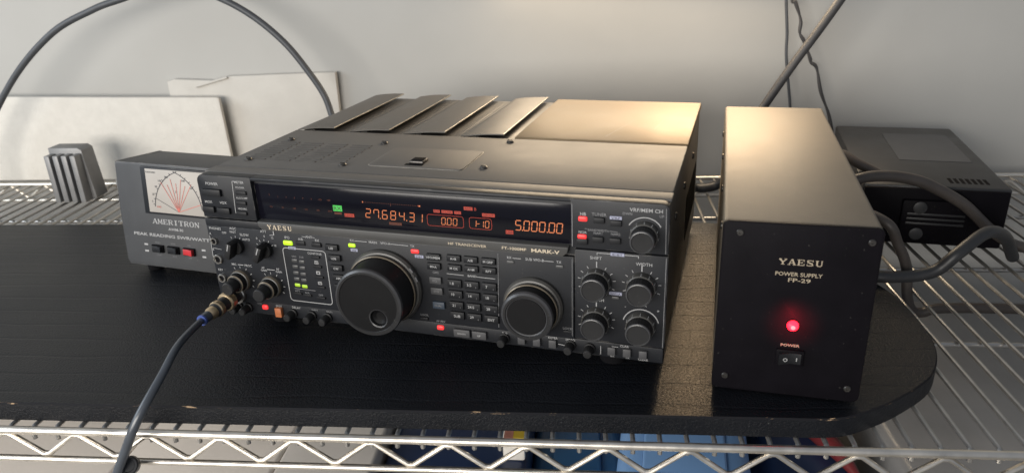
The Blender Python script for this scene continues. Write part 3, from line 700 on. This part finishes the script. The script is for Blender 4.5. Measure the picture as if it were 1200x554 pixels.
b.prism([(p[0], p[1]) for p in rr(.1405, .2310, .0500, .1105, .005)], .1349, .13525, 1, plane='xy')
b.prism([(p[0], p[1]) for p in rr(.1413, .2302, .0508, .1097, .0045)], .1349, .1358, 0, plane='xy', bev=.0003)
hatch = rb(b, 'access_hatch', ['cover', 'edge'])
b = MB()
b.box(.1745, .1915, .0560, .0605, .1357, .13595, 1)
b.box(.1770, .1905, .0605, .0735, .1357, .1382, 0, .0008); b.box(.1785, .1890, .0625, .0715, .1380, .1388, 1, .0003)
rb(b, 'hatch_latch', ['screw', 'dark'], hatch)
# louvre fins at the rear left and the plain plate at the rear right
b = MB(); b.box(.0030, .2425, .1602, .3350, .1260, .1312, 0, .0006)
for u in (.0535, .115, .178): b.box(u+.0022, u+.0040, .1620, .3330, .1312, .1326, 1, .0003)
rb(b, 'louvre_bed', ['dark', 'fin'])
for (u0, u1) in ((.0000, .0440), (.0620, .1078), (.1235, .1695), (.1860, .2318)):
    b = MB(); n = 10; top = []; bot = []
    for k in range(n+1):
        t = k/n; z = .1342 + .0036*t + .0011*math.sin(math.pi*t)
        top.append((u0+(u1-u0)*t, z)); bot.append((u0+(u1-u0)*t, z-.0011))
    for (ya_, yb_) in ((.1640, .3390),):
        A = [b.bm.verts.new((x, ya_, z)) for x, z in top]; B = [b.bm.verts.new((x+(0.006 if i == 0 else 0), yb_, z)) for i, (x, z) in enumerate(top)]
        A2 = [b.bm.verts.new((x, ya_, z)) for x, z in bot]; B2 = [b.bm.verts.new((x+(0.006 if i == 0 else 0), yb_, z)) for i, (x, z) in enumerate(bot)]
        for k in range(n):
            b._f([A[k], A[k+1], B[k+1], B[k]], 0); b._f([A2[k+1], A2[k], B2[k], B2[k+1]], 0)
            b._f([A2[k], A2[k+1], A[k+1], A[k]], 0); b._f([B[k], B[k+1], B2[k+1], B2[k]], 0)
        b._f([A[n], A2[n], B2[n], B[n]], 1); b._f([A2[0], A[0], B[0], B2[0]], 0)
    b.tube([(u1-.0002, .1645, .1375), (u1-.0002, .3385, .1375)], .0005, 1, 6)
    b.box(u0+.012, u0+.018, .168, .333, .1300, .1335, 0)
    rb(b, 'cooling_fin', ['fin', 'edge'], smooth=25)
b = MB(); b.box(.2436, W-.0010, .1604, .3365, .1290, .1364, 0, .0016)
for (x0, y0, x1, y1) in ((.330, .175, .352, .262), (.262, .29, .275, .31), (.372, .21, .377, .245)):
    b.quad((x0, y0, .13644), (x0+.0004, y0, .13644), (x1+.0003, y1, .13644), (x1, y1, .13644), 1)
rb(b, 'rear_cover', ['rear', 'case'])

# ------------------------------------------------------------------ power supply
psu = thing('power_supply', 'tall black power supply box with glowing red lamp and rocker switch on its front', 'power supply', (0.4370, -0.0938, 0.004), (0, 0, -0.1764))
PW, PD, PH = 0.1055, 0.374, 0.1378
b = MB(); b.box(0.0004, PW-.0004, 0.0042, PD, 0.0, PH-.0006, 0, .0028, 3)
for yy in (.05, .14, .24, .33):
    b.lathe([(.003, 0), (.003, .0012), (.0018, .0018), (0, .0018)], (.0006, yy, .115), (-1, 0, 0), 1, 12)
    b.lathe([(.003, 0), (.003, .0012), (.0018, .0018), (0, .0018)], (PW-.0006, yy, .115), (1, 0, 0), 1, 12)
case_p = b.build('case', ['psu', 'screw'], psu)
b = MB()
b.prism(rr(0, PW, -.0004, PH+.0002, .0042), 0, .0040, 0, bev=.0008)
b.slab('YAESU', .0400, .0690, .1074, .0045, -.0002, 1)
b.text('POWER SUPPLY', .0540, .1003, .0030, -.0002, 1, w=.0315, bold=.012)
b.text('FP-29', .0548, .0958, .0030, -.0002, 1, w=.0150, bold=.012)
b.text('POWER', .0538, .0428, .0021, -.0002, 1, w=.0132, bold=.02)
b.build('front_plate', ['psufront', 'gold'], psu)
for (u, v) in ((.0120, .1298), (.0982, .1280), (.0095, .0113), (.0967, .0109)):
    b = MB(); b.lathe([(.0026, -.0005), (.0026, .0006), (.0020, .0013), (.0010, .0013), (.0008, .0007), (0, .0007)], (u, 0, v), m=0, seg=20)
    b.build('screw', 'screw', psu)
b = MB(); b.lathe([(.0046, -.0005), (.0046, .0008), (.0042, .0012)], (.0539, 0, .0598), m=0, seg=24, cap1=False)
b.lathe([(.0041, .0006), (.0039, .0022), (.0030, .0038), (.0016, .0046)], (.0539, 0, .0598), m=1, seg=24, ms=[1, 1, 1], cap1=False)
b.lathe([(.0016, .0046), (0, .0049)], (.0539, 0, .0598), m=2, seg=24)
b.build('pilot_lamp', ['dark', 'psuled', 'psuled2'], psu)
b = MB()
b.box(.0445, .0640, -.0020, .001, .0262, .0395, 0, .0008)
sw = b.build('rocker_switch', ['psufront'], psu)
b = MB()
b.prism([(.0465, -.0018), (.0620, -.0018), (.0620, -.0030), (.0545, -.0026), (.0465, -.0062)], .0285, .0375, 0, plane='xy', bev=.0003)
b.line(.0590, .0315, .0590, .0345, .0006, -.0034, 1)
for k in range(12):
    a0, a1 = R(30*k), R(30*k+30); y = -.0052
    b.line(.0510+.0013*math.cos(a0), .0330+.0013*math.sin(a0), .0510+.0013*math.cos(a1), .0330+.0013*math.sin(a1), .0005, y, 1)
b.build('rocker', ['button', 'white'], sw)
for (x, y) in ((.014, .02), (.0915, .02), (.014, .35), (.0915, .35)):
    b = MB(); b.lathe([(.006, -.0039), (.007, -.001), (.007, .0004)], (x, y, 0), (0, 0, 1), 0, 16, cap0=True); b.build('foot', 'dark', psu)

# ------------------------------------------------------------------ watt meter
wm = thing('watt_meter', 'black cross needle watt meter with cream dial half hidden behind the radio', 'meter', (-0.1655, 0.1173, 0.0140), (-0.11, 0.022, -0.19))
MW, MD, MH = 0.150, 0.072, 0.1135
b = MB()
b.prism([(-.0005, .0), (MW+.0005, .0), (MW-.0005, MH-.001), (.0005, MH-.001)], .004, MD, 0, bev=.002)
b.prism([(-.0040, .058), (-.0006, .058), (.0004, MH-.0008), (-.0030, MH-.0008)], .0035, MD-.001, 0)
b.prism([(MW+.0040, .058), (MW+.0006, .058), (MW-.0004, MH-.0008), (MW+.0030, MH-.0008)], .0035, MD-.001, 0)
b.build('case', ['meter'], wm)
b = MB()
b.prism([(.0030, -.0015), (MW-.0030, -.0015), (MW, .004), (MW+.0015, .060), (MW, MH-.003), (MW-.003, MH), (.003, MH), (0, MH-.003), (-.0015, .060), (0, .004)], .0, .0035, 0, bev=.0007)
MC = .0755
b.slab('AMERITRON', .0400, .0990, .0480, .0056, -.0003, 1, gap=.12)
b.text('AWM-30', .0685, .0432, .0030, -.0003, 1, w=.0190, bold=.02)
b.text('PEAK READING SWR/WATTMETER', MC-.002, .0350, .0034, -.0003, 1, w=.120, bold=.02)
for u, s, s2 in ((.0430, 'HIGH', 'LOW'), (.0630, 'PEAK', 'AVG'), (.0830, 'ON', 'OFF')):
    b.text(s, u, .0268, .0019, -.0003, 2); b.text(s2, u, .0125, .0019, -.0003, 2)
for u in (.0275, .1010):
    for v in (.0160, .0235): b.rect(u-.0024, u+.0024, v-.0012, v+.0008, -.0003, 1)
b.build('front_panel', ['meter', 'white', 'dim'], wm)
b = MB()
b.box(.0330, .1220, -.0018, .001, .0590, .1105, 0, .0008); 
bz = b.build('meter_bezel', ['bezel'], wm)
b = MB(); b.box(.0400, .1150, -.0026, -.0015, .0615, .1085, 0, .0003)
px, pv = .0775, .0640; Y = -.0029
Yk = lambda k: -.0029 - .00003*k
for k in range(7):
    a = R(60+k*10); r1 = .036 if k % 2 == 0 else .031
    b.line(px, pv, px+r1*math.cos(a)*1.05, pv+r1*math.sin(a), .0005, Yk(k), 2)
b.line(px, pv, px+.028, pv+.010, .0006, Y, 2); b.line(px, pv, px-.028, pv+.0135, .0004, Y, 1)
def marc(cx, cz, r, a0, a1, w, m, n=22):
    for k in range(n):
        p, q = R(a0+(a1-a0)*k/n), R(a0+(a1-a0)*(k+1)/n)
        b.line(cx+r*math.cos(p), cz+r*math.sin(p), cx+r*math.cos(q), cz+r*math.sin(q), w, Y, m)
marc(.0935, .0640, .0455, 108, 175, .0007, 1); marc(.0615, .0640, .0455, 5, 72, .0007, 1)
for k in range(9):
    a = R(112+k*7.5); b.line(.0935+.0455*math.cos(a), .0640+.0455*math.sin(a), .0935+.0475*math.cos(a), .0640+.0475*math.sin(a), .0005, Y-.0001, 1)
    a = R(180-112-k*7.5); b.line(.0615+.0455*math.cos(a), .0640+.0455*math.sin(a), .0615+.0475*math.cos(a), .0640+.0475*math.sin(a), .0005, Y-.0001, 1)
for u, v, s in ((.0455, .0735, '5'), (.0475, .0815, '20'), (.0520, .0900, '50'), (.0575, .0965, '100'), (.0660, .1010, '200'), (.0760, .0860, '2'), (.0870, .0985, '100'), (.0960, .0910, '50')): b.text(s, u, v, .0022, Y, 1)
b.text('SWR', .0530, .0680, .0020, Y, 2); b.text('FORWARD', .0470, .1050, .0018, Y, 1)
b.build('dial_face', ['meterface', 'meterink', 'meterred'], bz)
for u, m_ in ((.0430, 'button'), (.0630, 'button'), (.0830, 'redswitch')):
    b = MB(); b.box(u-.0075, u+.0075, -.0020, .001, .0155, .0240, 1, .0005)
    b.prism([(u-.0064, -.0018), (u+.0064, -.0018), (u+.0064, -.0060), (u, -.0036), (u-.0064, -.0030)], .0166, .0230, 0, plane='xy', bev=.0003)
    b.build('rocker_switch', [m_, 'dark'], wm)
for (x, y) in ((.020, .018), (.130, .018)):
    b = MB(); b.lathe([(.0080, -.0110), (.0090, -.004), (.0090, .0004)], (x, y, 0), (0, 0, 1), 0, 18, cap0=True); b.build('foot', 'dark', wm)

# ------------------------------------------------------------------ microphone plug and cable
def loc2w(u, y, v):
    c, s = math.cos(YAW), math.sin(YAW); return Vector((c*u-s*y, s*u+c*y, v+HZ))
ax = (loc2w(.0212, -.055, .0205) - loc2w(.0200, 0, .0210)).normalized()
mic = thing('microphone_cable', 'grey cable with brass plug in the radio front, hanging over the board edge', 'cable', (0, 0, 0))
o = loc2w(.0200, -.003, .0208)
b = MB()
b.lathe([(.0068, -.002), (.0068, .0085), (.0080, .0090), (.0088, .0100), (.0088, .0150), (.0080, .0160), (.0066, .0162), (.0064, .0240), (.0074, .0246),
         (.0076, .0290), (.0066, .0300), (.0058, .0330), (.0058, .0370), (.0044, .0400)], o, ax, 0, 30, ms=[2, 1, 1, 1, 1, 1, 2, 1, 1, 1, 2, 1, 1], knurl=((3, 4, 8, 9), .04))
b.build('plug', ['cable', 'brass', 'cable'], mic, 30)
pe = o + ax*.0385
cp = [pe, pe+ax*.012, (0.0125, -0.100, 0.0385), (0.0110, -0.128, 0.0275), (0.0057, -0.147, 0.0145), (-0.0015, -0.1565, 0.0000), (-0.0121, -0.160, -0.0208), (-0.0195, -0.1630, -0.0360), (-0.032, -0.165, -0.062), (-0.045, -0.160, -0.12), (-0.05, -0.15, -0.25), (-0.05, -0.14, -0.40)]
b = MB(); sp = spline(cp, 10); b.tube(sp, [.0027+.0009*min(1, i/45) for i in range(len(sp))], 0, 12); b.build('cord', 'miccable', mic)
b = MB(); b.tube([pe+ax*-.002, pe+ax*.009], .0046, 0, 14); b.tube([pe+ax*.0088, pe+ax*.0106], .0049, 1, 14); b.build('sleeve', ['miccable', 'bluetape'], mic)
b = MB()
b.lathe([(.0065, -.012), (.0076, -.010), (.0076, .002), (.0066, .0032), (.0052, .0032), (.0046, .0022), (0, .0022)], (-.0155, -.1560, -.0365), (0.40, -0.72, 0.57), 0, 28, cap0=True)
b.build('rubber_cap', ['cable'], mic)

# ------------------------------------------------------------------ foam against the wall
b = MB(); b.prism([(-.77, -.0155), (-.222, -.0155), (-.226, .1145), (-.230, .1170), (-.39, .120), (-.77, .129)], .510, .519, 0, bev=.003)
tag(b.build('foam_block', 'foam'), 'white polystyrene foam slab standing in front of the taller foam panel', 'foam slab')
b = MB(); b.prism([(-.318, -.0155), (-.044, -.0155), (-.042, .1475), (-.132, .1465), (-.220, .145), (-.244, .139), (-.268, .1405), (-.306, .1425), (-.318, .139)], .532, .5435, 0, bev=.003)
b.box(-.272, -.215, .5285, .5316, .136, .1395, 0, .001, 1, Matrix.Translation((-.24, .49, .138)) @ Matrix.Rotation(R(-14), 4, 'Y') @ Matrix.Translation((.24, -.49, -.138)))
tag(b.build('foam_backing', 'foam2'), 'tall white foam panel with a creased top corner leaning on the wall', 'foam panel')

# heat sink at the far left
hs = thing('heat_sink', 'grey ribbed metal heat sink standing on the bare wires at far left', 'heat sink', (-.456, .40, -.0166))
b = MB(); b.prism([(.0, .0), (.050, .0), (.058, .004), (.052, .078), (.046, .082), (.0, .082)], .012, .040, 0, bev=.001); b.build('body', 'finsgrey', hs)
for k in range(4):
    b = MB(); b.box(.002+k*.0135, .010+k*.0135, -.004, .0125, .002, .074, 0, .0008); b.build('rib', 'finsgrey', hs)
b = MB(); b.box(-.372, -.315, .425, .468, -.0166, .012, 0, .002); b.box(-.366, -.325, .422, .4255, -.008, .004, 1, .0005)
tag(b.build('adapter_block', ['finsgrey', 'dark']), 'small grey adapter block lying on the wires beside the heat sink', 'adapter')

# ------------------------------------------------------------------ cables
cable('coax_cable', [(-.62, .455, -.010), (-.60, .46, .06), (-.52, .46, .158), (-.4373, .46, .2248), (-.365, .46, .2563), (-.3202, .46, .269), (-.266, .46, .2812), (-.2094, .46, .2794), (-.1659, .46, .2642), (-.1231, .46, .2374), (-.085, .46, .2009), (-.0569, .46, .1602), (-.0386, .46, .1262), (-.029, .455, .095), (-.012, .43, .06), (.02, .40, .045), (.06, .365, .045)], .0047, 'coax', 'thick dark grey coax looping high over the foam into the radio rear')
cable('feed_cable', [(.540, .405, .060), (.560, .43, .062), (.5820, .465, .078), (.5955, .47, .0991), (.6284, .47, .1542), (.6573, .47, .1991), (.6804, .47, .2371), (.698, .47, .2686), (.74, .48, .36), (.77, .49, .5)], .0060, 'greycable', 'thick grey cable rising straight and slanting behind the power supply')
cable('bell_wire', [(.652, .52, -.012), (.649, .525, .05), (.6441, .527, .0895), (.6328, .527, .1536), (.6303, .527, .1893), (.6245, .527, .2355), (.6245, .527, .258), (.627, .527, .5)], .0021, 'coax', 'thin dark wire hanging almost vertical on the wall', 'wire')
def ribbon():
    pts = spline([(.632, .522, .40), (.6303, .522, .2466), (.6365, .522, .2306), (.646, .522, .2063), (.6467, .522, .1888), (.6538, .522, .1769), (.6647, .522, .1528), (.6666, .522, .1468), (.6758, .522, .1381), (.6857, .522, .1036), (.7023, .522, .0657), (.712, .515, .02), (.715, .505, -.012)], 10)
    b = MB(); pa = None
    rad_ = [.0016+.0010*abs(math.sin(i*.23)) for i in range(len(pts))]
    b.tube(pts, rad_, 0, 8); return tag(b.build('twisted_wire', 'greycable'), 'thin twisted grey wire with kinks on the wall right of the vertical one', 'wire')
ribbon()
cable('link_cable', [(.455, .345, .030), (.47, .38, .004), (.4939, .42, -.0075), (.5106, .42, -.0080), (.5289, .42, -.0030), (.545, .40, .02), (.548, .33, .03)], .0065, 'cable', 'black cable bridging the gap between radio and power supply at the rear')
cable('power_cable', [(.598, .305, .060), (.620, .32, .078), (.6478, .30, .075), (.6637, .285, .0673), (.680, .275, .060), (.700, .262, .050), (.735, .245, .040), (.76, .23, .01)], .0058, 'browncable', 'brown grey cable dropping behind the arched one beside the power supply')
cable('arched_cable', [(.598, .27, .035), (.612, .225, .064), (.63, .2, .0740), (.6473, .2, .0780), (.6694, .2, .0782), (.692, .2, .0742), (.7126, .2, .0662), (.7497, .2, .0449), (.79, .205, .010), (.83, .21, -.010), (.90, .22, -.012)], .0062, 'browncable', 'brown cable arching over the front of the squat grey supply')
cable('drop_cable', [(.595, .20, .040), (.618, .15, .058), (.6393, .12, .0549), (.6522, .12, .0337), (.6644, .12, .0083), (.6702, .12, -.0235), (.6771, .12, -.0403), (.6878, .12, -.0442), (.71, .12, -.0390), (.80, .13, -.045), (.9, .15, -.06)], .0052, 'browncable', 'brown grey cable dropping between the shelf wires beside the black board')
cable('loop_cable', [(.590, .160, .010), (.61, .11, .0065), (.6321, .1, .0062), (.6564, .1, .0065), (.6716, .1, .0085), (.6861, .1, .0148), (.7027, .1, .0331), (.735, .12, .045), (.77, .15, .028), (.80, .18, -.008)], .0062, 'cable', 'thick black cable curving low across the right edge of the board')

# ------------------------------------------------------------------ squat supply at the right
bs = thing('bench_supply', 'squat dark grey electronic supply with label on top and slotted front', 'power supply', (.655, .235, -.0166), (0, 0, -.19))
b = MB(); b.box(0, .150, .004, .275, .004, .0745, 0, .003, 2)
for k in range(7): b.box(.016+k*.0060, .0195+k*.0060, .018, .036, .0740, .07475, 1)
for k in range(7): b.box(.092+k*.0060, .0955+k*.0060, .018, .036, .0740, .07475, 1)
b.build('case', ['bench', 'dark'], bs)
b = MB(); b.box(.002, .148, .0, .0042, .006, .072, 0, .002, 2); b.build('front_plate', ['psufront'], bs)
b = MB(); b.box(.042, .112, -.006, .0005, .012, .060, 0, .002, 2)
for k in range(3): b.box(.048, .106, -.0066, -.0055, .032+k*.0055, .0345+k*.0055, 1, .0003)
b.lathe([(.007, -.001), (.007, .0015), (.005, .002), (0, .002)], (.060, -.006, .052), m=1, seg=20); b.lathe([(.007, -.001), (.007, .0015), (.005, .002), (0, .002)], (.060, -.006, .021), m=1, seg=20)
b.build('socket_plate', ['psufront', 'bench'], bs)
b = MB(); b.prism([(.055, .105), (.135, .105), (.135, .235), (.055, .235)], .0744, .07485, 0, plane='xy'); b.build('label', 'label', bs)
for (x, y) in ((.015, .02), (.135, .02), (.015, .255), (.135, .255)):
    b = MB(); b.lathe([(.006, .0), (.006, .0045)], (x, y, 0), (0, 0, 1), 0, 14, cap0=True); b.build('foot', 'dark', bs)

# ------------------------------------------------------------------ things stored below the shelf
def crate(name, x0, x1, y0, y1, z0, z1, m, label, cat, bev=.004, yaw=0, lid=None):
    t = thing(name, label, cat, ((x0+x1)/2, (y0+y1)/2, z0), (0, 0, yaw), {'plastic_tub': 'plastic tubs under the shelf', 'storage_box': 'cream boxes under the shelf'}.get(name)); a, c, h = (x1-x0)/2, (y1-y0)/2, z1-z0
    b = MB(); b.box(-a, a, -c, c, 0, h*(.9 if lid else 1), 0, bev, 3); b.build('body', m, t)
    if lid:
        b = MB(); b.box(-a-.006, a+.006, -c-.006, c+.006, h*.88, h, 0, bev, 3); b.box(-a+.018, a-.018, -c+.018, c-.018, h-.001, h+.004, 0, .003, 3); b.build('lid', lid, t)
    return t
crate('storage_box', -.95, -.1352, -.16, .40, -.748, -.150, 'cream', 'cream white box under the left end of the shelf', 'box')
crate('storage_box', -.1346, .0285, -.15, .40, -.748, -.1506, 'cream', 'narrower cream box between the wide cream box and the grey carton', 'box')
crate('carton', .0292, .128, -.14, .38, -.748, -.151, 'greybox', 'plain grey carton under the shelf beside the navy tub', 'carton')
crate('plastic_tub', .1305, .284, -.13, .30, -.748, -.165, 'navy', 'dark navy plastic tub under the middle of the shelf', 'tub', .012)
crate('plastic_tub', .288, .375, -.06, .30, -.748, -.185, 'navy', 'deep blue tub with teal lid under the shelf centre', 'tub', .012, 0, 'teal')
crate('lidded_bin', .388, .500, -.08, .24, -.748, -.120, 'skyblue', 'light blue lidded bin under the shelf below the power supply', 'bin', .022, -.12, 'skyblue')
crate('plastic_tub', .522, .606, -.06, .26, -.748, -.160, 'navy', 'slim navy tub between the light blue bin and the slate case', 'tub', .015)
crate('equipment_case', .640, .98, -.14, .36, -.748, -.150, 'slate', 'slate grey case under the right end of the shelf', 'case', .012)
b = MB(); b.tube(spline([(.552, .14, -.158), (.566, .085, -.152), (.580, .05, -.150), (.590, .025, -.151), (.598, .0, -.156)], 8), [.004+.006*math.sin(math.pi*min(1, max(0, i/32))) for i in range(33)], 0, 14)
tag(b.build('red_pouch', 'redbag'), 'slim dark red pouch lying on the slim navy tub beside the slate case', 'pouch')
b = MB(); b.box(.2560, .2790, .018, .075, -.1648, -.138, 0, .003, 2); b.box(.2670, .2788, .020, .070, -.1382, -.1372, 1); b.box(.2575, .2668, .020, .070, -.1382, -.1374, 2)
tag(b.build('snack_packet', ['foam', 'yellow', 'pink']), 'small white packet with yellow and pink print on the navy tub', 'packet')

# ------------------------------------------------------------------ light
w = bpy.data.worlds.new('World'); scene.world = w; w.use_nodes = True
nt = w.node_tree; bg = nt.nodes['Background']
bg.inputs['Color'].default_value = (0.80, 0.87, 1.0, 1); bg.inputs['Strength'].default_value = 0.30
def look(o, t): o.rotation_euler = (Vector(t)-o.location).to_track_quat('-Z', 'Y').to_euler()
def area(name, loc, tgt, sx, sy, energy, colr):
    l = bpy.data.lights.new(name, 'AREA'); l.shape = 'RECTANGLE'; l.size = sx; l.size_y = sy; l.energy = energy; l.color = colr
    o = bpy.data.objects.new(name, l); col.objects.link(o); o.location = loc; look(o, tgt); return o
area('window_light', (-1.9, -0.5, 0.9), (-0.2, 0.2, 0.0), 1.2, 1.0, 22, (0.82, 0.91, 1.0))
area('room_light', (-0.8, -1.9, 0.46), (0.1, 0.3, 0.0), 1.9, 0.7, 66, (1.0, 0.95, 0.885))
area('sheen_light', (0.44, 0.505, 0.325), (0.42, 0.0, 0.05), 0.46, 0.12, 3.1, (1.0, 0.78, 0.53))  # unseen area light added to spread a warm sheen over the tops
l = bpy.data.lights.new('desk_lamp', 'SPOT'); l.energy = 10; l.color = (1.0, 0.68, 0.38); l.spot_size = R(34); l.spot_blend = 0.8; l.shadow_soft_size = 0.036
o = bpy.data.objects.new('desk_lamp', l); col.objects.link(o); o.location = (0.532, 0.500, 0.400); look(o, (0.448, 0.075, 0.0))

l = bpy.data.lights.new('pilot_glow', 'SPOT'); l.energy = 0.14; l.color = (1.0, 0.02, 0.05); l.spot_size = R(95); l.spot_blend = 1.0; l.shadow_soft_size = 0.002
o = bpy.data.objects.new('pilot_glow', l); col.objects.link(o); o.parent = psu; o.location = (.0539, -.0240, .0600); o.rotation_euler = (R(90), 0, 0)
# ------------------------------------------------------------------ camera
cam = bpy.data.cameras.new('camera'); cam.sensor_width = 36; cam.lens = 25.987; cam.clip_start = 0.01; cam.clip_end = 50
co = bpy.data.objects.new('camera', cam); col.objects.link(co)
co.location = (0.33728, -0.592897, 0.335411); co.rotation_euler = (1.182033, 0.0381426, 0.0865287)
cam.dof.use_dof = True; cam.dof.focus_distance = 0.68; cam.dof.aperture_fstop = 9.0
scene.camera = co
scene.view_settings.view_transform = 'Standard'; scene.view_settings.look = 'None'; scene.view_settings.exposure = 0
scene.render.resolution_x = 1024; scene.render.resolution_y = 472
